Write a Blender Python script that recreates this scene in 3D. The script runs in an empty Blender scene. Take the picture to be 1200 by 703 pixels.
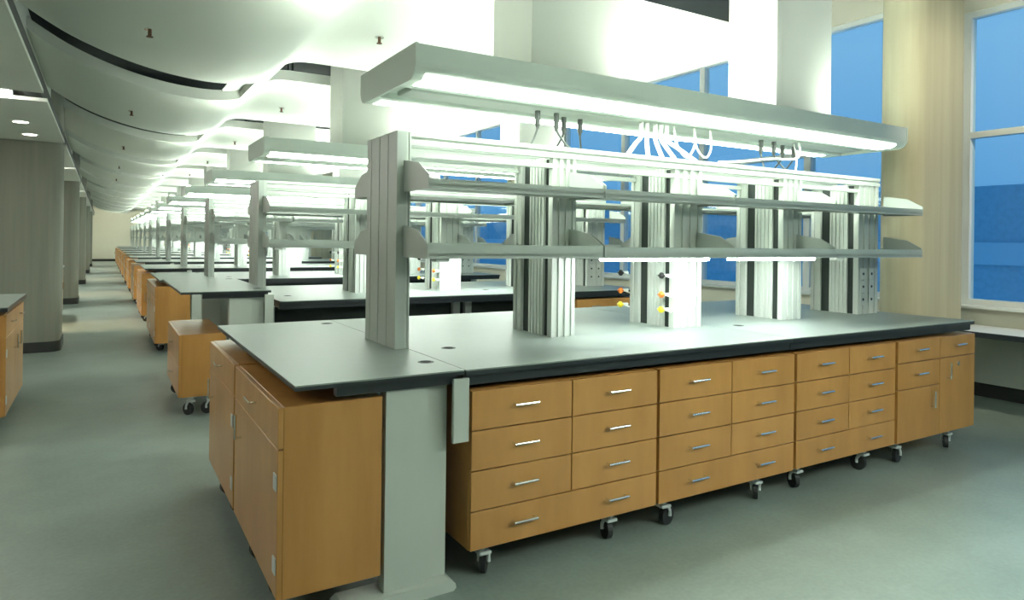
import bpy, bmesh, math, random
from mathutils import Vector, Matrix
random.seed(7)
S = bpy.context.scene
COL = S.collection
PITCH = 3.45          # distance between bench rows (along Y)
ROWS = 12
ORD = ['nearest', 'second', 'third', 'fourth', 'fifth', 'sixth', 'seventh', 'eighth', 'ninth', 'tenth', 'eleventh', 'twelfth']

# ------------------------------------------------------------------ materials
MATS = {}
def node_mat(name):
    m = bpy.data.materials.new(name); m.use_nodes = True
    n = m.node_tree; b = n.nodes['Principled BSDF']
    MATS[name] = m
    return m, n, b

def plain(name, col, rough=.5, metal=0., var=.04, scale=6., bump=0., coat=0.):
    m, n, b = node_mat(name)
    tc = n.nodes.new('ShaderNodeTexCoord')
    no = n.nodes.new('ShaderNodeTexNoise'); no.inputs['Scale'].default_value = scale; no.inputs['Detail'].default_value = 4
    mx = n.nodes.new('ShaderNodeMix'); mx.data_type = 'RGBA'
    mx.inputs[6].default_value = (*[c*(1-var) for c in col], 1); mx.inputs[7].default_value = (*[min(1, c*(1+var)) for c in col], 1)
    n.links.new(tc.outputs['Object'], no.inputs['Vector']); n.links.new(no.outputs['Fac'], mx.inputs[0]); n.links.new(mx.outputs[2], b.inputs['Base Color'])
    b.inputs['Roughness'].default_value = rough; b.inputs['Metallic'].default_value = metal
    b.inputs['Coat Weight'].default_value = coat
    if bump:
        bp = n.nodes.new('ShaderNodeBump'); bp.inputs['Strength'].default_value = bump; bp.inputs['Distance'].default_value = .01
        n.links.new(no.outputs['Fac'], bp.inputs['Height']); n.links.new(bp.outputs['Normal'], b.inputs['Normal'])
    return m

def streaky(name, c0, c1, scale, rough, coat=0., detail=5, bump=0.):
    """two-colour material streaked along one axis: scale is an (x, y, z) stretch of the noise"""
    m, n, b = node_mat(name)
    tc = n.nodes.new('ShaderNodeTexCoord'); mp = n.nodes.new('ShaderNodeMapping'); mp.inputs['Scale'].default_value = scale
    no = n.nodes.new('ShaderNodeTexNoise'); no.inputs['Scale'].default_value = 1.; no.inputs['Detail'].default_value = detail; no.inputs['Roughness'].default_value = .6
    cr = n.nodes.new('ShaderNodeValToRGB'); cr.color_ramp.elements[0].position = .3; cr.color_ramp.elements[1].position = .72
    cr.color_ramp.elements[0].color = (*c0, 1); cr.color_ramp.elements[1].color = (*c1, 1)
    n.links.new(tc.outputs['Object'], mp.inputs[0]); n.links.new(mp.outputs[0], no.inputs['Vector']); n.links.new(no.outputs['Fac'], cr.inputs[0]); n.links.new(cr.outputs[0], b.inputs['Base Color'])
    b.inputs['Roughness'].default_value = rough; b.inputs['Coat Weight'].default_value = coat; b.inputs['Coat Roughness'].default_value = .2
    if bump:
        bp = n.nodes.new('ShaderNodeBump'); bp.inputs['Strength'].default_value = bump; bp.inputs['Distance'].default_value = .01
        n.links.new(no.outputs['Fac'], bp.inputs['Height']); n.links.new(bp.outputs['Normal'], b.inputs['Normal'])
    return m

def glow(name, col, strength):
    m, n, b = node_mat(name)
    b.inputs['Base Color'].default_value = (.85, .87, .84, 1); b.inputs['Roughness'].default_value = .4
    b.inputs['Emission Color'].default_value = (*col, 1); b.inputs['Emission Strength'].default_value = strength
    return m

plain('worktop', (.20, .235, .215), .42, var=.05, scale=30).node_tree.nodes['Principled BSDF'].inputs['Specular IOR Level'].default_value = .32
plain('edge_black', (.018, .024, .028), .32, var=.1)
streaky('maple', (.40, .185, .045), (.52, .255, .072), (7, 7, .9), .36, coat=.25)
streaky('maple_front', (.41, .195, .05), (.54, .27, .08), (5, 5, 1.2), .36, coat=.25)
plain('gap_dark', (.10, .045, .018), .7)
plain('steel_paint', (.48, .52, .48), .42, var=.03)
streaky('aluminium', (.47, .51, .47), (.50, .54, .50), (40, 40, .4), .36)
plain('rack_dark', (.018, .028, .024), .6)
plain('shelf_paint', (.40, .44, .41), .4, var=.03)
plain('lamp_body', (.60, .66, .61), .38, var=.02)
plain('lamp_spine', (.42, .46, .42), .4, var=.02)
plain('white_paint', (.45, .47, .43), .6, var=.02)
plain('ceiling_white', (.70, .73, .68), .7, var=.015, scale=2)
plain('soffit_paint', (.60, .62, .57), .75, var=.02)
plain('slab_dark', (.03, .035, .033), .8, var=.3)
plain('wall_paint', (.62, .60, .50), .8, var=.03)
plain('base_black', (.02, .022, .022), .5)
plain('chrome', (.78, .80, .78), .22, metal=1.)
plain('caster_grey', (.55, .60, .60), .4)
plain('rubber', (.015, .017, .018), .5)
plain('frame_white', (.60, .63, .62), .45)
plain('orange_knob', (.85, .22, .03), .35); plain('yellow_knob', (.9, .72, .03), .35); plain('black_knob', (.02, .02, .02), .35)
plain('cable_white', (.82, .84, .80), .45); plain('cable_dark', (.05, .06, .055), .5)
plain('outdoor_facade', (.20, .42, .55), .5, var=.2); plain('outdoor_band', (.34, .56, .68), .5)
plain('hole', (.004, .004, .004), 1.); plain('red_paint', (.5, .03, .03), .5)
streaky('concrete', (.32, .305, .21), (.40, .38, .27), (9, 9, .35), .8, bump=.05)
streaky('concrete_grey', (.19, .195, .16), (.25, .25, .205), (9, 9, .35), .8, bump=.05)
LIGHT = (.90, 1., .86)
glow('lens', LIGHT, 10.); glow("uplight", LIGHT, 86.); glow('task', (.93, 1., .95), 20.); glow('soffit_strip', (1., .98, .9), 17.); glow('downlight', (1., .9, .75), 3.)

def floor_mat():
    m, n, b = node_mat('floor')
    tc = n.nodes.new('ShaderNodeTexCoord')
    a = n.nodes.new('ShaderNodeTexNoise'); a.inputs['Scale'].default_value = 1.1; a.inputs['Detail'].default_value = 8; a.inputs['Roughness'].default_value = .65
    c = n.nodes.new('ShaderNodeTexNoise'); c.inputs['Scale'].default_value = 45; c.inputs['Detail'].default_value = 3
    ad = n.nodes.new('ShaderNodeMath'); ad.operation = 'MULTIPLY_ADD'; ad.inputs[1].default_value = .35
    cr = n.nodes.new('ShaderNodeValToRGB'); cr.color_ramp.elements[0].position = .45; cr.color_ramp.elements[1].position = .85
    cr.color_ramp.elements[0].color = (.155, .195, .178, 1); cr.color_ramp.elements[1].color = (.235, .285, .262, 1)
    n.links.new(tc.outputs['Object'], a.inputs['Vector']); n.links.new(tc.outputs['Object'], c.inputs['Vector'])
    n.links.new(c.outputs['Fac'], ad.inputs[0]); n.links.new(a.outputs['Fac'], ad.inputs[2]); n.links.new(ad.outputs[0], cr.inputs[0]); n.links.new(cr.outputs[0], b.inputs['Base Color'])
    b.inputs['Roughness'].default_value = .38
    bp = n.nodes.new('ShaderNodeBump'); bp.inputs['Strength'].default_value = .08; bp.inputs['Distance'].default_value = .01
    n.links.new(a.outputs['Fac'], bp.inputs['Height']); n.links.new(bp.outputs['Normal'], b.inputs['Normal'])
floor_mat()

def glass_mat():
    m, n, b = node_mat('glass')
    t = n.nodes.new('ShaderNodeBsdfTransparent'); t.inputs[0].default_value = (.86, .94, .97, 1)
    g = n.nodes.new('ShaderNodeBsdfGlossy'); g.inputs['Roughness'].default_value = .02
    fr = n.nodes.new('ShaderNodeFresnel'); fr.inputs[0].default_value = 1.5
    mx = n.nodes.new('ShaderNodeMixShader')
    gm = n.nodes.new('ShaderNodeNewGeometry'); iv = n.nodes.new('ShaderNodeMath'); iv.operation = 'SUBTRACT'; iv.inputs[0].default_value = 1.
    ml = n.nodes.new('ShaderNodeMath'); ml.operation = 'MULTIPLY'
    n.links.new(gm.outputs['Backfacing'], iv.inputs[1]); n.links.new(iv.outputs[0], ml.inputs[0]); n.links.new(fr.outputs[0], ml.inputs[1]); n.links.new(ml.outputs[0], mx.inputs[0]); n.links.new(t.outputs[0], mx.inputs[1]); n.links.new(g.outputs[0], mx.inputs[2])
    n.links.new(mx.outputs[0], n.nodes['Material Output'].inputs[0])
glass_mat()

# ------------------------------------------------------------------ mesh builder
class MB:
    def __init__(s): s.b = bmesh.new(); s.smooth = False; s.auto = False
    def box(s, x0, x1, y0, y1, z0, z1, bev=0., seg=1):
        t = bmesh.new()
        r = bmesh.ops.create_cube(t, size=1)
        for v in t.verts: v.co = Vector(((x0+x1)/2+v.co.x*(x1-x0), (y0+y1)/2+v.co.y*(y1-y0), (z0+z1)/2+v.co.z*(z1-z0)))
        if bev: bmesh.ops.bevel(t, geom=list(t.edges), offset=bev, segments=seg, affect='EDGES', profile=.5)
        s.add(t); return s
    def add(s, t):
        me = bpy.data.meshes.new('tmp'); t.to_mesh(me); t.free(); s.b.from_mesh(me); bpy.data.meshes.remove(me)
    def prism(s, poly, axis, a0, a1):
        """closed 2-D outline extruded along an axis: 'x' takes (y, z), 'y' takes (x, z), 'z' takes (x, y)"""
        def P(p, a): return {'x': (a, p[0], p[1]), 'y': (p[0], a, p[1]), 'z': (p[0], p[1], a)}[axis]
        t = bmesh.new()
        A = [t.verts.new(P(p, a0)) for p in poly]; B = [t.verts.new(P(p, a1)) for p in poly]
        t.faces.new(A); t.faces.new(B[::-1])
        for i in range(len(poly)):
            j = (i+1) % len(poly); t.faces.new((A[i], B[i], B[j], A[j]))
        bmesh.ops.recalc_face_normals(t, faces=list(t.faces)); s.add(t); return s
    def cyl(s, p0, p1, r0, r1=None, n=14):
        p0, p1 = Vector(p0), Vector(p1); d = p1-p0; r1 = r0 if r1 is None else r1
        t = bmesh.new()
        bmesh.ops.create_cone(t, cap_ends=True, segments=n, radius1=r0, radius2=r1, depth=d.length, matrix=Matrix.Translation((p0+p1)/2) @ d.to_track_quat('Z', 'Y').to_matrix().to_4x4())
        s.add(t); return s
    def ball(s, c, r, sc=(1, 1, 1)):
        t = bmesh.new(); bmesh.ops.create_uvsphere(t, u_segments=14, v_segments=8, radius=r, matrix=Matrix.Translation(c) @ Matrix.Diagonal((*sc, 1)))
        s.add(t); return s
    def tube(s, pts, r, n=8, sub=5):
        P = [Vector(p) for p in pts]; out = []
        for i in range(len(P)-1):            # Catmull-Rom
            a, b_, c, d = P[max(0, i-1)], P[i], P[i+1], P[min(len(P)-1, i+2)]
            for k in range(sub):
                u = k/sub
                out.append(.5*((2*b_)+(c-a)*u+(2*a-5*b_+4*c-d)*u*u+(3*b_-a-3*c+d)*u**3))
        out.append(P[-1])
        t = bmesh.new(); rings = []; up = Vector((.31, .17, .93)).normalized()
        for i, p in enumerate(out):
            d = (out[min(i+1, len(out)-1)]-out[max(i-1, 0)]).normalized()
            x = d.cross(up); x = x.normalized() if x.length > 1e-4 else Vector((1, 0, 0)); y = d.cross(x)
            rings.append([t.verts.new(p+r*(math.cos(2*math.pi*k/n)*x+math.sin(2*math.pi*k/n)*y)) for k in range(n)])
        for A, B in zip(rings, rings[1:]):
            for k in range(n): t.faces.new((A[k], A[(k+1) % n], B[(k+1) % n], B[k]))
        t.faces.new(rings[0][::-1]); t.faces.new(rings[-1])
        bmesh.ops.recalc_face_normals(t, faces=list(t.faces)); s.add(t); s.smooth = True; return s

ORIGIN = {}
def put(name, mb, mats, parent=None, loc=None):
    """link one mesh object; vertices were given in world space, the origin goes to the parent's (or to loc)"""
    o0 = Vector(loc) if loc is not None else (ORIGIN[parent.name] if parent else Vector((0, 0, 0)))
    bmesh.ops.translate(mb.b, verts=list(mb.b.verts), vec=-o0)
    if mb.auto:
        bmesh.ops.remove_doubles(mb.b, verts=list(mb.b.verts), dist=1e-5)
        for e_ in mb.b.edges: e_.smooth = len(e_.link_faces) == 2 and e_.calc_face_angle(3.) < .5
        mb.smooth = True
    me = bpy.data.meshes.new(name); mb.b.to_mesh(me); mb.b.free()
    for m in (mats if isinstance(mats, (list, tuple)) else [mats]): me.materials.append(MATS[m])
    if mb.smooth:
        for p in me.polygons: p.use_smooth = True
    o = bpy.data.objects.new(name, me); COL.objects.link(o)
    if parent: o.parent = parent
    else: o.location = o0
    ORIGIN[o.name] = o0
    return o
def tag(o, label, cat, group=None):
    o['label'] = label; o['category'] = cat
    if group: o['group'] = group
    return o
def thing(name, label, cat, loc, group=None):
    o = bpy.data.objects.new(name, None); o.empty_display_size = .1; COL.objects.link(o); o.location = loc
    ORIGIN[o.name] = Vector(loc)
    return tag(o, label, cat, group)
def struct(name, mb, mats, parent=None):
    o = put(name, mb, mats, parent)
    if not parent: o['kind'] = 'structure'
    return o
def copy_tree(o, d=(0, 0, 0), label=None, parent=None):
    c = o.copy(); COL.objects.link(c)
    if parent: c.parent = parent
    else: c.location = o.location + Vector(d)
    if label: c['label'] = label
    for ch in list(o.children): copy_tree(ch, parent=c)
    return c
def ribs(x0, x1, y0, y1, nx, ny, d):
    """outline (x, y) of an extrusion with grooves of depth d on the -Y face (nx of them) and the -X face (ny of them)"""
    out = [(x0, y0)]
    def grooves(a0, a1, n):
        L = a1-a0; w = L/(n*2+1)
        return [(a0+w*(2*i+1), a0+w*(2*i+2)) for i in range(n)]
    for a, b in (grooves(x0, x1, nx) if nx else []): out += [(a, y0), (a, y0+d), (b, y0+d), (b, y0)]
    out += [(x1, y0), (x1, y1), (x0, y1)]
    for a, b in reversed(grooves(y0, y1, ny) if ny else []): out += [(x0, b), (x0+d, b), (x0+d, a), (x0, a)]
    return out

# ------------------------------------------------------------------ camera
F, YAW, ROLL, CY, H = 796.455, math.radians(31.006), math.radians(.730), 282.65, 1.45
cam = bpy.data.cameras.new('camera'); co = bpy.data.objects.new('camera', cam); COL.objects.link(co)
cam.sensor_width = 36; cam.sensor_fit = 'HORIZONTAL'; cam.lens = F*36/1200; cam.shift_y = -(351.5-CY)/1200
fw = Vector((math.sin(YAW), math.cos(YAW), 0)); r0 = Vector((math.cos(YAW), -math.sin(YAW), 0)); up = Vector((0, 0, 1))
r = r0*math.cos(ROLL)+up*math.sin(ROLL); u = up*math.cos(ROLL)-r0*math.sin(ROLL)
co.matrix_world = Matrix(((r.x, u.x, -fw.x, 0), (r.y, u.y, -fw.y, 0), (r.z, u.z, -fw.z, H), (0, 0, 0, 1)))
cam.clip_start = .05; cam.clip_end = 200
S.camera = co

# ------------------------------------------------------------------ room shell
FX = 7.35                                   # window wall
XL, Y0, Y1, ZS = -3.4, -4.2, 45.7, 4.45
struct('floor', MB().box(XL-.2, FX+.2, Y0-.2, Y1+.2, -.2, 0), 'floor')
struct('ceiling', MB().box(XL-.2, FX+.2, Y0-.2, Y1+.2, ZS, ZS+.2), 'slab_dark')
struct('wall_far', MB().box(XL-.2, FX+.2, Y1, Y1+.2, 0, ZS), 'wall_paint')
struct('wall_near', MB().box(XL-.2, FX+.2, Y0-.2, Y0, 0, ZS), 'wall_paint')
struct('wall_left', MB().box(XL-.2, XL, Y0, Y1, 0, ZS), 'wall_paint')
struct('baseboard_far', MB().box(XL, FX, Y1-.015, Y1, 0, .13), 'base_black')
SILL, HEAD, TRANS = .88, 4.03, 2.56
struct('wall_right', MB().box(FX, FX+.2, Y0, Y1, 0, SILL-.03).box(FX, FX+.2, Y0, 3.55, 3.78, ZS).box(FX, FX+.2, 3.55, Y1, HEAD, ZS), 'wall_paint')
struct('baseboard_right', MB().box(FX-.015, FX, Y0, Y1, 0, .13), 'base_black')
struct('trim_1', MB().box(FX-.1, FX+.02, Y0, Y1, SILL-.03, SILL, .006), 'frame_white')
edges = [Y0]+[3.55+6.9*n for n in range(0, 7)]
if edges[-1] < Y1-1: edges.append(Y1)
for i, (a, b) in enumerate(zip(edges, edges[1:])):
    m = MB(); n = max(1, round((b-a)/1.725)); w = .045; HD = 3.78 if i == 0 else HEAD
    for k in range(n+1):
        y = a+(b-a)*k/n; e = .10 if k in (0, n) else w/1.0
        m.box(FX+.02, FX+.12, max(a, y-e), min(b, y+e), SILL, HD)
    for z in (SILL+.025, TRANS, HD-.025): m.box(FX+.021, FX+.119, a, b, z-.03, z+.03)
    fr = struct('window_%d' % (i+1), m, 'frame_white')
    struct('pane', MB().box(FX+.065, FX+.075, a, b, SILL, HD), 'glass', fr)
# concrete columns by the windows and along the corridor, every second bench row
def rrect(x0, x1, y0, y1, r, n=5):
    out = []
    for cx, cy, a0 in ((x0+r, y0+r, 180), (x1-r, y0+r, 270), (x1-r, y1-r, 0), (x0+r, y1-r, 90)):
        for k in range(n+1):
            a = math.radians(a0+90*k/n); out.append((cx+r*math.cos(a), cy+r*math.sin(a)))
    return out
for n in range(6):
    y = 3.35+6.9*n
    m = MB().prism(rrect(6.2, 7.17, y, y+.39, .19, 10), 'z', 0, ZS); m.auto = True
    struct('column', m, 'concrete')
for n in range(5):
    y = 10.2+6.9*n
    m = MB().prism(rrect(-1.35, -.46, y, y+.8, .14, 8), 'z', 0, 3.6); m.auto = True
    c = struct('column', m, 'concrete_grey')
    struct('column_base', MB().prism(rrect(-1.365, -.445, y-.015, y+.815, .155, 8), 'z', 0, .13), 'base_black', c)

# ceiling panels: a sail that dips over the aisle, then a flat field over the benches; a slot over every lamp
PROF0 = [(-.62, 3.24), (-.5, 3.15), (-.28, 3.02), (-.06, 2.925), (.16, 2.855), (.38, 2.805), (.6, 2.775), (.8, 2.765), (.96, 2.775), (1.10, 2.80), (1.20, 2.855), (1.29, 2.935), (1.38, 3.005), (1.48, 3.04), (1.60, 3.05)]
PROF = []
for a in range(len(PROF0)-1):
    q = [PROF0[max(0, a-1)], PROF0[a], PROF0[a+1], PROF0[min(len(PROF0)-1, a+2)]]
    for k in range(4):
        t_ = k/4
        PROF.append(tuple(.5*(2*q[1][d]+(q[2][d]-q[0][d])*t_+(2*q[0][d]-5*q[1][d]+4*q[2][d]-q[3][d])*t_**2+(3*q[1][d]-q[0][d]-3*q[2][d]+q[3][d])*t_**3) for d in (0, 1)))
PROF += [PROF0[-1], (4.63, 3.05)]
def panel_poly(t, end): return PROF[:-1]+[(end, 3.05), (end, 3.05+t)]+[(x, z+t) for x, z in reversed(PROF[:-1])]
for n in range(-2, ROWS+1):
    m = MB().prism(panel_poly(.10, 4.63 if n >= 0 else 3.55), 'y', 3.62+PITCH*n, 3.62+PITCH*n+2.64); m.auto = True
    struct('ceiling_panel', m, 'ceiling_white')
def spine(xa, xb, lo, hi):
    q = [(x, z) for x, z in PROF if xa <= x <= xb]
    m = MB().prism([(x, z+lo) for x, z in q]+[(x, z+hi) for x, z in reversed(q)], 'y', 3.6-2*PITCH, Y1); m.auto = True
    return m
struct('trim_2', spine(.95, 1.13, .088, .098), 'ceiling_white')
struct('trim_3', spine(1.12, 1.38, .004, .098), 'ceiling_white')
g = 'sprinkler heads under the ceiling panels'
first = True
for n in range(0, 5):
    for x, z, nm in ((.25, 2.838, 'curved aisle part'), (1.85, 3.05, 'flat part')):
        lab = 'small sprinkler head on the %s of the %s ceiling panel' % (nm, ORD[n])
        if first:
            sp0 = thing('sprinkler_head', lab, 'sprinkler', (x, 5.15, z), g); first = False; spx, spz = x, z
            put('rosette', MB().cyl((x, 5.15, z-.008), (x, 5.15, z+.01), .035, n=20), 'chrome', sp0)
            put('nozzle', MB().cyl((x, 5.15, z-.05), (x, 5.15, z-.006), .012).cyl((x, 5.15, z-.055), (x, 5.15, z-.05), .022), 'gap_dark', sp0)
        else: copy_tree(sp0, (x-spx, PITCH*n, z-spz), lab)
# lower soffit along the left side, broken at every bay by a light slot
for n in range(-3, 11):
    a = 7.1+PITCH*n; b = a+PITCH-.42
    if b < Y0: continue
    a = max(a, Y0)
    struct('soffit', MB().box(XL, -.43, a, min(b, Y1), 2.6, 2.63), 'soffit_paint')
struct('trim_4', MB().box(XL, -.62, Y0, Y1, 2.80, 2.90).box(-.66, -.58, Y0, Y1, 2.72, 3.4), 'soffit_paint')
struct('trim_5', MB().box(-.58, -.46, Y0, Y1, 2.63, 2.80), 'slab_dark')

# ------------------------------------------------------------------ lamps in the soffit
g = 'strip lights in the soffit slots'
sl = thing('strip_light', 'glowing strip light in the nearest slot of the low soffit', 'ceiling light', (-1.9, 6.88, 2.72), g)
put('housing', MB().box(-3.1, -.66, 6.72, 7.06, 2.63, 2.80, .005), 'lamp_body', sl)
put('tube', MB().cyl((-3.05, 6.93, 2.61), (-.66, 6.93, 2.61), .028), 'soffit_strip', sl)
sk = thing('strip_light', 'glowing strip light ending behind the first round-cornered column', 'ceiling light', (-2.3, 6.88+PITCH, 2.72), g)
put('housing', MB().box(-3.1, -1.40, 6.72+PITCH, 7.06+PITCH, 2.63, 2.80, .005), 'lamp_body', sk)
put('tube', MB().cyl((-3.05, 6.93+PITCH, 2.61), (-1.44, 6.93+PITCH, 2.61), .028), 'soffit_strip', sk)
copy_tree(sl, (0, -PITCH, 0), 'glowing strip light in the soffit slot beside the nearest bench')
for n in range(2, 10): copy_tree(sk if n % 2 else sl, (0, PITCH*(n-n % 2), 0), 'glowing strip light in the %s soffit slot down the aisle' % ORD[n])
g = 'round recessed downlights in the soffit'
dn = thing('recessed_downlight', 'small round downlight in the soffit, nearer of the pair', 'ceiling light', (-.73, 8.45, 2.6), g)
put('trim_ring', MB().cyl((-.73, 8.45, 2.592), (-.73, 8.45, 2.602), .085, n=24), 'lamp_body', dn)
put('lens', MB().cyl((-.73, 8.45, 2.588), (-.73, 8.45, 2.5925), .065, n=24), 'downlight', dn)
copy_tree(dn, (0, 1.0, 0), 'small round downlight in the soffit, farther one beside the round-cornered column')

# ------------------------------------------------------------------ cabinet factory
def handle(mb_c, axis, L, out):
    """bar pull centred on mb_c; axis of the bar 'x','y' or 'z'; out = outward direction vector"""
    c = Vector(mb_c); o = Vector(out); a = {'x': Vector((1, 0, 0)), 'y': Vector((0, 1, 0)), 'z': Vector((0, 0, 1))}[axis]
    p = [c-a*L/2, c-a*L/2+o*.028, c+a*L/2+o*.028, c+a*L/2]
    m = MB()
    for q in (0, 2): m.cyl(p[q+1] if q else p[0], p[3] if q else p[1], .0055, n=8)
    m.cyl(p[1]-a*.006, p[2]+a*.006, .006, n=8)
    return m
def caster(root, x, y, zt, ang=0.):
    ca, sa = math.cos(ang), math.sin(ang)
    f = MB().box(x-.035, x+.035, y-.03, y+.03, zt-.012, zt, .002)
    f.cyl((x, y, zt-.012), (x, y, zt-.04), .018)
    wx, wy = x+.028*ca, y+.028*sa
    nx, ny = -sa, ca
    r = .048
    for s_ in (-1, 1):
        f.tube([(x+nx*.02*s_, y+ny*.02*s_, zt-.035), (wx+nx*.022*s_, wy+ny*.022*s_, r+.03), (wx+nx*.022*s_, wy+ny*.022*s_, r)], .009, n=6, sub=2)
    f.box(x-.03, x+.03, y-.03, y+.03, zt-.05, zt-.034, .004)
    f.smooth = False
    c = put('caster', f, 'caster_grey', root)
    w = MB().cyl((wx-nx*.013, wy-ny*.013, r), (wx+nx*.013, wy+ny*.013, r), r, n=22)
    put('wheel', w, 'rubber', c)
    return c
def cabinet(label, x0, x1, y0, y1, z0, z1, face, cells, group, casters=True, bodymat='maple', cast_ang=.6, insy=.07):
    """face '-y' / '-x' / '+x'; cells are (u0, u1, v0, v1, kind): u across 0..1 from the left as seen, v up 0..1;
    kind: d1 drawer with one pull, d2 drawer with two pulls, door with side of pull 'L' / 'R'"""
    root = thing('mobile_cabinet', label, 'cabinet', ((x0+x1)/2, (y0+y1)/2, 0), group)
    T = .02; rec = .019
    if face == '-y': put('body', MB().box(x0, x1, y0+rec, y1, z0, z1, .002), bodymat, root)
    elif face == '-x': put('body', MB().box(x0+rec, x1, y0, y1, z0, z1, .002), bodymat, root)
    else: put('body', MB().box(x0, x1-rec, y0, y1, z0, z1, .002), bodymat, root)
    g = .0025
    for u0, u1, v0, v1, kind in cells:
        za, zb = z0+(z1-z0)*v0+g, z0+(z1-z0)*v1-g
        if face == '-y':
            xa, xb = x0+(x1-x0)*u0+g, x0+(x1-x0)*u1-g
            fm = MB().box(xa, xb, y0, y0+rec+.004, za, zb, .0015); ax, out = 'x', (0, -1, 0); C = lambda f, z: (xa+(xb-xa)*f, y0, z)
        elif face == '-x':
            ya, yb = y1-(y1-y0)*u0-g, y1-(y1-y0)*u1+g
            fm = MB().box(x0, x0+rec+.004, yb, ya, za, zb, .0015); ax, out = 'y', (-1, 0, 0); C = lambda f, z: (x0, ya+(yb-ya)*f, z)
        else:
            ya, yb = y0+(y1-y0)*u0+g, y0+(y1-y0)*u1-g
            fm = MB().box(x1-rec-.004, x1, ya, yb, za, zb, .0015); ax, out = 'y', (1, 0, 0); C = lambda f, z: (x1, ya+(yb-ya)*f, z)
        zc = (za+zb)/2
        fr = put('door' if kind.startswith('door') else 'drawer', fm, 'maple_front', root)
        if kind == 'd1': put('handle', handle(C(.5, zc+.01), ax, .11, out), 'chrome', fr)
        elif kind == 'd2':
            for f in (.25, .75): put('handle', handle(C(f, zc+.01), ax, .11, out), 'chrome', fr)
        elif kind.startswith('door'):
            L = 'doorL' in kind
            put('handle', handle(C(.2 if L else .8, zb-.09), 'z', .10, out), 'chrome', fr)
            if 'hinge' in kind:
                for zz in (zb-.12, za+.12):
                    c = Vector(C(.97 if L else .03, zz)); o = Vector(out)
                    hm = MB().box(*(sorted((c.x+o.x*.001, c.x+o.x*.006)) if o.x else (c.x-.02, c.x+.02)), *((c.y-.022, c.y+.022) if o.x else sorted((c.y, c.y-.006))), c.z-.03, c.z+.03, .001)
                    put('hinge', hm, 'caster_grey', fr)
            if 'lock' in kind:
                c = Vector(C(.5, zb-.05)); put('lock', MB().cyl(c, c+Vector(out)*.008, .016), 'chrome', fr)
    if casters:
        ins = .1; inr = .24 if face == '-y' else .1
        for i, (cx, cy) in enumerate(((x0+ins, y0+insy), (x1-inr, y0+insy), (x0+ins, y1-insy), (x1-inr, y1-insy))):
            caster(root, cx, cy, z0, cast_ang+i*.5)
    return root
Q = .245
SIX = [(0, .5, Q+(1-Q)/3*k, Q+(1-Q)/3*(k+1), 'd1') for k in range(3)]+[(.5, 1, Q+(1-Q)/3*k, Q+(1-Q)/3*(k+1), 'd1') for k in range(3)]+[(0, 1, 0, Q, 'd2')]
MIX = [(0, .52, .78, 1, 'd1'), (.52, 1, .78, 1, 'd1'), (0, .52, .52, .78, 'd1'), (0, .52, 0, .52, 'doorR'), (.52, 1, 0, .78, 'doorLlock')]

# ------------------------------------------------------------------ nearest bench row: drawer cabinets under the long worktop
GC = 'drawer cabinets under the near long worktop'
cabs = [
    cabinet('seven-drawer maple cabinet beside the grey table leg, first of the row', 1.325, 2.365, 2.515, 3.08, .147, .822, '-y', SIX, GC, cast_ang=.9),
    cabinet('seven-drawer maple cabinet on casters, second from the grey table leg', 2.380, 3.425, 2.515, 3.08, .147, .822, '-y', SIX, GC, cast_ang=.2),
    cabinet('seven-drawer maple cabinet on casters, third from the grey table leg', 3.445, 4.455, 2.515, 3.08, .149, .822, '-y', SIX, GC, cast_ang=1.2),
    cabinet('maple cabinet with doors and lock below drawers at end of the near bench', 4.463, 5.455, 2.505, 3.07, .15, .824, '-y', MIX, GC, cast_ang=.1)]
# cabinets facing the aisle
GE = 'cabinets under the bench ends facing the aisle'
ENDC = [(0, 1, .78, 1, 'd1'), (0, 1, 0, .78, 'doorLhinge')]
ec1 = cabinet('maple door cabinet with drawer and hinges, nearest of the aisle cabinets', .553, .95, 2.555, 3.50, .125, .832, '-x', ENDC, GE, cast_ang=2.4, insy=.27)
ec2 = cabinet('maple door cabinet behind the nearest aisle cabinet, same bench end', .553, .95, 3.53, 4.40, .125, .832, '-x', ENDC, GE, cast_ang=2.4, insy=.27)
LOW = [(0, 1, .5, 1, 'd1'), (0, 1, 0, .5, 'd1')]
cabinet('low maple two-drawer cabinet on casters before the second bench end', .525, .875, 6.02, 7.1, .16, .665, '-x', LOW, GE, cast_ang=2.2)
for k in range(2, ROWS):
    copy_tree(ec1, (0, PITCH*k, 0), 'maple aisle cabinet at the front half of the %s bench end' % ORD[k])
    copy_tree(ec2, (0, PITCH*k, 0), 'maple aisle cabinet at the rear half of the %s bench end' % ORD[k])
cabinet('maple drawer cabinet at window end of the second bench row', 4.42, 5.40, 2.515+PITCH, 3.08+PITCH, .147, .822, '-y', SIX, 'drawer cabinet under the second bench row', cast_ang=.4)

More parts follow.
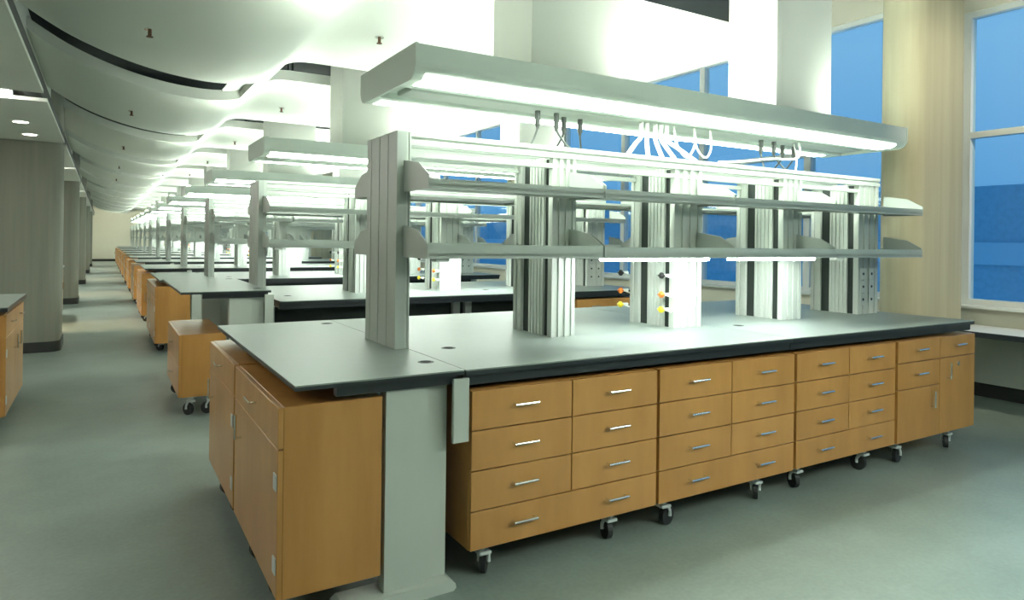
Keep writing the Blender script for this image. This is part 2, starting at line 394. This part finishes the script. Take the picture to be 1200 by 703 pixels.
# ------------------------------------------------------------------ end tables (adjustable height)
def grommet(root, x, y, z):
    gr = put('grommet', MB().cyl((x, y, z-.004), (x, y, z+.0006), .036, n=24), 'rack_dark', root)
    put('opening', MB().cyl((x, y+.004, z), (x, y+.004, z+.001), .024, n=20), 'hole', gr)
def end_table(k, zt, dx, label):
    y = PITCH*k
    x0, x1 = .60+dx, 1.288+dx
    root = thing('end_table', label, 'table', ((x0+x1)/2, y+3.48, 0), 'end tables along the aisle')
    top = put('tabletop', MB().box(x0, x1, y+2.51, y+4.46, zt-.006, zt), 'worktop', root)
    put('edge', MB().box(x0, x1, y+2.51, y+4.46, zt-.02, zt-.006), 'edge_black', top)
    put('under_frame', MB().box(x0+.16, x1-.02, y+2.535, y+2.575, zt-.06, zt-.02).box(x0+.16, x1-.02, y+4.38, y+4.42, zt-.06, zt-.02).box(x0+.2, x0+.24, y+2.57, y+4.4, zt-.06, zt-.02).box(x1-.1, x1-.06, y+2.57, y+4.4, zt-.06, zt-.02), 'edge_black', root)
    for ya, yb in ((2.555, 2.625), (4.345, 4.415)):
        c = MB().prism(ribs(x0+.365, x1-.145, y+ya, y+yb, 0, 0, 0), 'z', .04, zt-.02)
        c.prism([(x1-.14, y+ya+.028), (x1-.045, y+ya+.028), (x1-.045, y+yb), (x1-.14, y+yb)], 'z', .04, zt-.02)
        put('leg', c, 'steel_paint', root)
        xs = x0+(.18 if k == 0 else .42)
        f = MB().prism([(xs, 0), (x1-.03, 0), (x1-.018, .012), (x1-.022, .03), (x1-.05, .05), (xs+.02, .05), (xs, .035)], 'y', y+ya-.03, y+yb+.03)
        put('foot', f, 'steel_paint', root)
    put('hanging_bracket', MB().box(x1-.052, x1+.022, y+2.506, y+2.524, zt-.30, zt-.035, .003), 'steel_paint', root)
    grommet(root, x0+.62, y+2.751, zt); grommet(root, x0+.616, y+4.285, zt)
    return root
et = end_table(0, .915, 0., 'grey-topped end table with wide steel leg, nearest in the aisle')
end_table(1, 1.012, -.07, 'grey end table raised above its bench, second bench from the camera')
for k in range(2, ROWS): copy_tree(et, (0, PITCH*k, 0), 'grey end table at the aisle end of the %s bench' % ORD[k])

# ------------------------------------------------------------------ long worktops: two tables per row
def long_table(xa, xb, label, panel=False):
    root = thing('worktop_table', label, 'table', ((xa+xb)/2, 3.49, 0), 'long grey worktops of the benches')
    top = put('tabletop', MB().box(xa, xb, 2.503, 4.46, .909, .915), 'worktop', root)
    put('edge', MB().box(xa, xb, 2.503, 4.46, .890, .909), 'edge_black', top)
    put('under_frame', MB().box(xa, xb, 2.53, 2.57, .845, .890).box(xa+.02, xb-.02, 4.37, 4.41, .845, .890).box(xa+.02, xa+.06, 2.57, 4.37, .845, .890).box(xb-.06, xb-.02, 2.57, 4.37, .845, .890), 'edge_black', root)
    put('back_panel', MB().box(xa+.02, xb-.02, 3.32, 3.35, .1, .885), 'rack_dark', root)  # dark sheet standing in for the shade of the open knee space
    for x in (xa+.03, xb-.11):
        for y in (3.24, 3.40):
            put('leg', MB().box(x, x+.08, y, y+.07, 0, .890, .004), 'steel_paint', root)
    grommet(root, xa+.186, 3.06, .915)
    return root
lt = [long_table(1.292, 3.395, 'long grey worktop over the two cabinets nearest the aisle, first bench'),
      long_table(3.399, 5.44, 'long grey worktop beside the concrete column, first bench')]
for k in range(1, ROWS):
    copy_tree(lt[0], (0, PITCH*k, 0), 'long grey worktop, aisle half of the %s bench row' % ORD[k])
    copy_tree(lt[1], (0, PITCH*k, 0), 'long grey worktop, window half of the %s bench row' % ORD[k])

# ------------------------------------------------------------------ shelving rack on the bench
ZT = .915
ST = [(2.15, 2.31), (3.08, 3.32), (4.13, 4.335), (5.03, 5.29)]
YA, YB = 3.14, 3.555
GR = 'shelving racks on the benches'
rack = thing('shelving_rack', 'grey metal shelving rack with lit shelves on the nearest bench', 'rack', (3.26, 3.35, ZT), GR)
put('end_panel', MB().prism(ribs(1.222, 1.272, YA-.01, YB+.01, 0, 3, .002), 'z', ZT, 1.985), 'shelf_paint', rack)
put('post', MB().prism(ribs(1.272, 1.297, YA-.005, YA+.05, 1, 0, .006), 'z', ZT, 1.985), 'aluminium', rack)
for i, (a, b) in enumerate(ST):
    put('post', MB().prism(ribs(a, b, YA, YA+.042, 3, 0, .008), 'z', ZT, 1.93), 'aluminium', rack)
    put('post', MB().prism(ribs(a, b, YB-.085, YB, 0, 1, .008), 'z', ZT, 1.93), 'aluminium', rack)
    put('service_spine', MB().prism(ribs(a+.006, b-.006, YA+.10, YB-.165, 0, 4, .006), 'z', ZT, 1.93), 'aluminium', rack)
    put('slot_shade', MB().box(a+.022, b-.022, YA+.04, YB-.08, ZT, 1.92), 'rack_dark', rack)  # thin dark sheet added to imitate the shade inside the upright's slots
for y0, y1 in ((YA-.003, YA+.05), (YB-.05, YB+.003)):
    rl = put('top_rail', MB().prism([(y0, 1.92), (y1, 1.92), (y1, 1.985), (y0, 1.985), (y0, 1.962), (y0+.008, 1.958), (y0+.008, 1.95), (y0, 1.946)], 'x', 1.297, 5.305), 'aluminium', rack)
    put('cross_rail', MB().box(1.297, 5.29, y0+.008, y1-.008, 1.862, 1.888, .002), 'aluminium', rack)
MOD = [(1.262, 2.262), (2.285, 3.275), (3.285, 4.275), (4.285, 5.36)]
def shelf(xa, xb, z, near, lip):
    """tray with a front lip and a tapering plate at either end"""
    yw, yf = (YA-.002, 2.835) if near else (YB+.002, 3.885)
    s_ = -1 if near else 1
    m = MB().box(xa, xb, min(yw, yf), max(yw, yf), z+.012, z+.026)
    m.prism([(yf, z), (yf, z+lip), (yf-s_*.012, z+lip), (yf-s_*.012, z)], 'x', xa, xb)
    sh = put('shelf', m, 'shelf_paint', rack)
    for x in (xa-.004, xb-.002):
        put('bracket', MB().prism([(yw, z), (yf, z), (yf, z+.066), (yf-s_*.115, z+.13), (yw, z+.158)], 'x', x, x+.006), 'shelf_paint', sh)
    return sh
for i, (a, b) in enumerate(MOD):
    for z, lip in ((1.685, .048), (1.365, .066 if i < 1 else .06)):
        for near in (True, False):
            sh = shelf(a, b, z, near, lip)
            if z < 1.5 and i in (1, 2) and near:
                put('task_light', MB().box(a+.03, a+.80, 2.85, 2.93, z-.016, z+.006, .005), 'task', sh)
            elif z < 1.5 and i in (0, 3) and near:
                put('switch_box', MB().box(a+.05, a+.12, 2.86, 2.92, z-.016, z+.012, .003), 'cable_white', sh)
# gas and water taps on the second upright, sockets on the last one
for y in (3.19, YB+.03):
    for z, col, nm in ((1.245, 'black_knob', 'black'), (1.125, 'orange_knob', 'orange'), (1.03, 'yellow_knob', 'yellow')):
        v = MB().cyl((3.085, y, z), (3.035, y, z), .010); v.cyl((3.05, y, z), (3.05, y-.06, z-.012), .007, .004)
        tp = put('tap', v, 'cable_white', rack); tp['label'] = 'tap with %s knob' % nm
        kb = MB().ball((3.022, y, z), .021, (.8, 1, 1)); kb.smooth = True
        kb.box(3.012, 3.03, y-.028, y+.028, z-.006, z+.006, .003)
        put('knob', kb, col, tp)
for x, y, f in ((5.09, YA-.001, 0), (5.2, YA-.001, 0)):
    for z in (1.03, 1.13, 1.23):
        m = MB().box(x-.035, x+.035, y-.005, y, z-.045, z+.045, .002)
        so = put('socket', m, 'aluminium', rack)
        put('socket_hole', MB().cyl((x, y-.0065, z), (x, y-.004, z), .011), 'rack_dark', so)
for k in range(1, ROWS): copy_tree(rack, (0, PITCH*k, 0), 'grey metal shelving rack standing on the %s bench row' % ORD[k])

# ------------------------------------------------------------------ suspended lamps and the white shafts above them
LA, LB = 1.225, 5.30
YF, YR = 2.925, 3.705
def prof_arc(cy, cz, r, a0, a1, n=6):
    return [(cy+r*math.cos(math.radians(a0+(a1-a0)*k/n)), cz+r*math.sin(math.radians(a0+(a1-a0)*k/n))) for k in range(n+1)]
ZB, ZP = 2.205, 2.362
R_ = .07
body = [(YF, ZP), (YF, ZB+R_)]+prof_arc(YF+R_, ZB+R_, R_, 180, 270)[1:]+[(YF+.24, ZB), (YF+.25, ZB+.03), (YR-.25, ZB+.03), (YR-.24, ZB)]+prof_arc(YR-R_, ZB+R_, R_, 270, 360)+[(YR, ZP)]
GL = 'long suspended lamps over the benches'
lamp = thing('pendant_lamp', 'long rounded white lamp hanging over the nearest bench', 'lamp', (3.26, 3.315, ZP), GL)
mb = MB().prism(body, 'x', LA+.012, LB-.012); put('housing', mb, 'lamp_body', lamp)
cap = [(YF-.004, ZP+.004), (YF-.004, ZB+R_)]+[(y, z) for y, z in prof_arc(YF+R_, ZB+R_, R_+.004, 180, 270)[1:]]+prof_arc(YR-R_, ZB+R_, R_+.004, 270, 360)+[(YR+.004, ZP+.004)]
for x in (LA, LB-.012): put('end_cap', MB().prism(cap, 'x', x, x+.012), 'lamp_body', lamp)
# glowing lens strips wrap both lower corners
def lens_poly(front):
    if front: o = prof_arc(YF+R_, ZB+R_, R_+.003, 222, 270)+[(YF+.17, ZB-.003)]; i = [(YF+.17, ZB+.001)]+prof_arc(YF+R_, ZB+R_, R_-.001, 270, 222)
    else: o = prof_arc(YR-R_, ZB+R_, R_+.003, 318, 270)+[(YR-.17, ZB-.003)]; i = [(YR-.17, ZB+.001)]+prof_arc(YR-R_, ZB+R_, R_-.001, 270, 318)
    return o+i
for f in (True, False): put('lens', MB().prism(lens_poly(f), 'x', LA+.06, LB-.12), 'lens', lamp)
put('service_rail', MB().box(LA+.1, LB-.1, YF+.30, YR-.30, ZB+.004, ZB+.034, .006), 'lamp_spine', lamp)
up_m = MB()
for a, b in ((1.25, 1.33), (2.78, 3.6), (4.74, 5.12)): up_m.box(a, b, YF+.05, YF+.15, ZP-.002, ZP+.004)
for a, b in ((1.27, 1.38), (2.78, 3.6), (4.74, 5.12)): up_m.box(a, b, YR-.14, YR-.04, ZP-.002, ZP+.004)
put('uplight', up_m, 'uplight', lamp)
for k in range(1, ROWS): copy_tree(lamp, (0, PITCH*k, 0), 'long rounded white lamp hanging over the %s bench row' % ORD[k])
copy_tree(lamp, (0, -PITCH, 0), 'long rounded white lamp hanging over the bench row beside the camera')

GS = 'white boxed shafts rising from the lamps into the ceiling'
shafts = []
for x0, x1, t in ((2.00, 2.655, 'aisle'), (4.04, 4.665, 'window')):
    root = thing('service_shaft', 'white boxed shaft on the nearest lamp, the one toward the %s' % t, 'shaft', ((x0+x1)/2, 3.35, ZP), GS)
    put('box', MB().box(x0, x1, 3.145, 3.575, ZP+.006, 3.30, .002), 'white_paint', root)
    for yy in (3.22, 3.50): put('hanger', MB().cyl(((x0+x1)/2, yy, 3.30), ((x0+x1)/2, yy, ZS), .016), 'rack_dark', root)
    put('corner_trim', MB().box(x0-.003, x0+.05, 3.140, 3.19, ZP+.01, 3.296, .001), 'white_paint', root)
    shafts.append((root, t))
for k in range(1, ROWS):
    for root, t in shafts: copy_tree(root, (0, PITCH*k, 0), 'white boxed shaft on the %s lamp, the one toward the %s' % (ORD[k], t))

# ------------------------------------------------------------------ cables hanging between the lamp and the rack
def cable(label, pts, r, mat='cable_white', plug=None, grp='cables hanging under the nearest lamp'):
    root = thing('cable', label, 'cable', pts[0], grp)
    put('cord', MB().tube(pts, r), mat, root)
    if plug:
        p = Vector(pts[0]); put('plug', MB().cyl(p+Vector((0, 0, .02)), p-Vector((0, 0, .06)), plug, n=10).cyl(p-Vector((0, 0, .06)), p-Vector((0, 0, .085)), plug*.75, plug*.4, n=10), 'cable_dark', root)
ZL, ZR = ZB+.002, 1.988
def dark(x, y, dx, dy, lab): cable(lab, [(x, y, ZL-.03), (x, y, ZL-.10), (x+dx*.4, y+dy*.4, ZL-.16), (x+dx, y+dy, ZR)], .006, 'cable_dark', .016)
dark(2.12, 3.26, -.10, -.09, 'thin cable from first black plug under the near lamp, aisle end')
dark(2.25, 3.26, .03, -.09, 'thin cable from second black plug under the near lamp')
dark(2.36, 3.34, .02, .16, 'thin cable from third black plug under the near lamp')
dark(2.48, 3.34, .12, .14, 'thin cable from fourth black plug, before the white hoses')
dark(4.03, 3.26, -.06, -.08, 'thin cable from black plug, first of pair past the white hoses')
dark(4.17, 3.26, .03, -.08, 'thin cable from black plug, second of pair past the white hoses')
dark(4.37, 3.34, .03, .15, 'thin cable from black plug, first of the last pair by column')
dark(4.50, 3.34, .03, .15, 'thin cable from black plug, last before the concrete column')
for i, (x, dx) in enumerate(((2.88, -.17), (2.93, -.05), (3.0, .0), (3.05, .06), (3.10, .2))):
    cable('white service hose %s of the five fanning out above the second upright' % ORD[i].replace('nearest', 'first'), [(x, 3.24, ZL), (x, 3.24, ZL-.09), (x+dx*.35, 3.22, ZL-.14), (x+dx, 3.17, ZR-.01)], .014)
cable('white cable loop drooping beside the fan of white hoses', [(3.16, 3.24, ZL), (3.17, 3.22, ZL-.12), (3.24, 3.2, ZR+.02), (3.31, 3.2, ZL-.11), (3.32, 3.22, ZL)], .008)
cable('white cable loop drooping, next past the loop beside the hoses', [(3.34, 3.24, ZL), (3.35, 3.22, ZL-.13), (3.41, 3.2, ZR+.03), (3.46, 3.2, ZL-.12), (3.47, 3.22, ZL)], .007)
cable('long white cable sagging from the lamp toward the rack top', [(4.40, 3.22, ZL), (4.36, 3.2, ZL-.12), (4.05, 3.2, ZR+.07), (3.75, 3.18, ZR+.03), (3.5, 3.17, ZR+.005)], .008)
cable('short white cable crossing from lamp to rack by the window', [(4.42, 3.28, ZL), (4.40, 3.24, ZL-.10), (4.3, 3.17, ZR)], .006)

# ------------------------------------------------------------------ left-hand benches between the columns
def left_bench(y, label_t, label_c):
    t = thing('side_bench', label_t, 'table', (-2.0, y+.7, 0), 'grey benches on the corridor side')
    top = put('tabletop', MB().box(XL+.05, -.60, y, y+1.42, .909, .915), 'worktop', t)
    put('edge', MB().box(XL+.05, -.60, y, y+1.42, .882, .909), 'edge_black', top)
    for yy in (y+.06, y+1.3): put('leg', MB().box(-2.9, -2.82, yy, yy+.06, 0, .882), 'steel_paint', t)
    for yy in (y+.06, y+1.3): put('leg', MB().box(-1.3, -1.22, yy, yy+.06, 0, .882), 'steel_paint', t)
    grommet(t, -.72, y+.25, .915)
    cabinet(label_c, -1.15, -.615, y+.08, y+1.36, .09, .85, '+x', [(0, .5, .78, 1, 'd1'), (.5, 1, .78, 1, 'd1'), (0, .5, 0, .78, 'doorRhinge'), (.5, 1, 0, .78, 'doorL')], 'cabinets under the corridor side benches', casters=False)
left_bench(6.2, 'grey side bench at the picture edge before the first aisle column', 'maple cabinet under the side bench before the first aisle column')
left_bench(13.3, 'grey side bench between the first and second aisle columns', 'maple cabinet between the first and second aisle columns')

# window counter on the right
t = thing('window_counter', 'pale low counter fixed under the window at right', 'counter', (7.0, 1.0, 0))
top = put('counter_top', MB().box(6.62, FX-.105, -2.5, 3.33, .675, .70, .003), 'frame_white', t)
put('front_edge', MB().box(6.60, 6.62, -2.5, 3.33, .655, .702, .003), 'edge_black', top)
put('back_panel', MB().box(7.28, FX-.02, -2.5, 3.33, .14, .675), 'steel_paint', t)
for y in (-2.3, .5, 3.2): put('leg', MB().box(6.9, 6.96, y, y+.06, 0, .675), 'steel_paint', t)

# ------------------------------------------------------------------ outside
b = thing('building', 'dark blue office building seen through the windows at dusk', 'building', (29, 15, -6))
put('wall', MB().box(24, 34, -30, 60, -6, 3.4), 'outdoor_facade', b)
m = MB()
for z in (-4, -1.5, .9): m.box(23.9, 24, -30, 60, z, z+.7)
put('floor_band', m, 'outdoor_band', b)

# ------------------------------------------------------------------ world and lights
w = bpy.data.worlds.new('dusk'); S.world = w; w.use_nodes = True
n = w.node_tree; bg = n.nodes['Background']
tc = n.nodes.new('ShaderNodeTexCoord'); sp = n.nodes.new('ShaderNodeSeparateXYZ'); cr = n.nodes.new('ShaderNodeValToRGB')
e = cr.color_ramp.elements; e[0].position = .0; e[0].color = (.10, .34, .66, 1); e[1].position = .6; e[1].color = (.11, .36, .74, 1)
mid = e.new(.25); mid.color = (.24, .51, .80, 1)
n.links.new(tc.outputs['Generated'], sp.inputs[0]); n.links.new(sp.outputs['Z'], cr.inputs[0]); n.links.new(cr.outputs[0], bg.inputs[0])
bg.inputs[1].default_value = .36

def spot(name, loc, target, power, col, size, blend=.4):
    l = bpy.data.lights.new(name, 'SPOT'); l.energy = power; l.color = col; l.spot_size = math.radians(size); l.spot_blend = blend; l.shadow_soft_size = .08
    o = bpy.data.objects.new(name, l); COL.objects.link(o); o.location = loc
    o.rotation_euler = (Vector(target)-Vector(loc)).to_track_quat('-Z', 'Y').to_euler()
for n_ in range(3):
    spot('side_downlight', (-1.9, 12.6+PITCH*2*n_, 2.5), (-.15, 12.9+PITCH*2*n_, 0), 170, (1., .72, .42), 34)
for n_ in range(9): spot('corridor_fill', (-1.0, 14.5+PITCH*n_, 2.55), (.15, 14.7+PITCH*n_, 0), 85, (1., .97, .85), 75)  # added fill spots without fixtures, lightening the far corridor floor
spot('far_wall_fill', (.5, 42.6, 2.7), (.5, 45.7, 1.5), 70, (.97, 1., .78), 120)  # fill light added to brighten the far wall, no real fitting
spot('window_downlight', (5.7, .3, 4.35), (6.8, 3.3, 2.0), 190, (1., .90, .66), 60, .8)  # warm fill added out of view to lift the column's near side

v = S.view_settings
v.view_transform = 'Standard'; v.look = 'None'; v.exposure = 1.55; v.gamma = 1.; v.use_curve_mapping = False
S.cycles.use_denoising = True
S.cycles.max_bounces = 8; S.cycles.diffuse_bounces = 5; S.cycles.glossy_bounces = 3; S.cycles.transparent_max_bounces = 12
S.cycles.sample_clamp_indirect = 6.
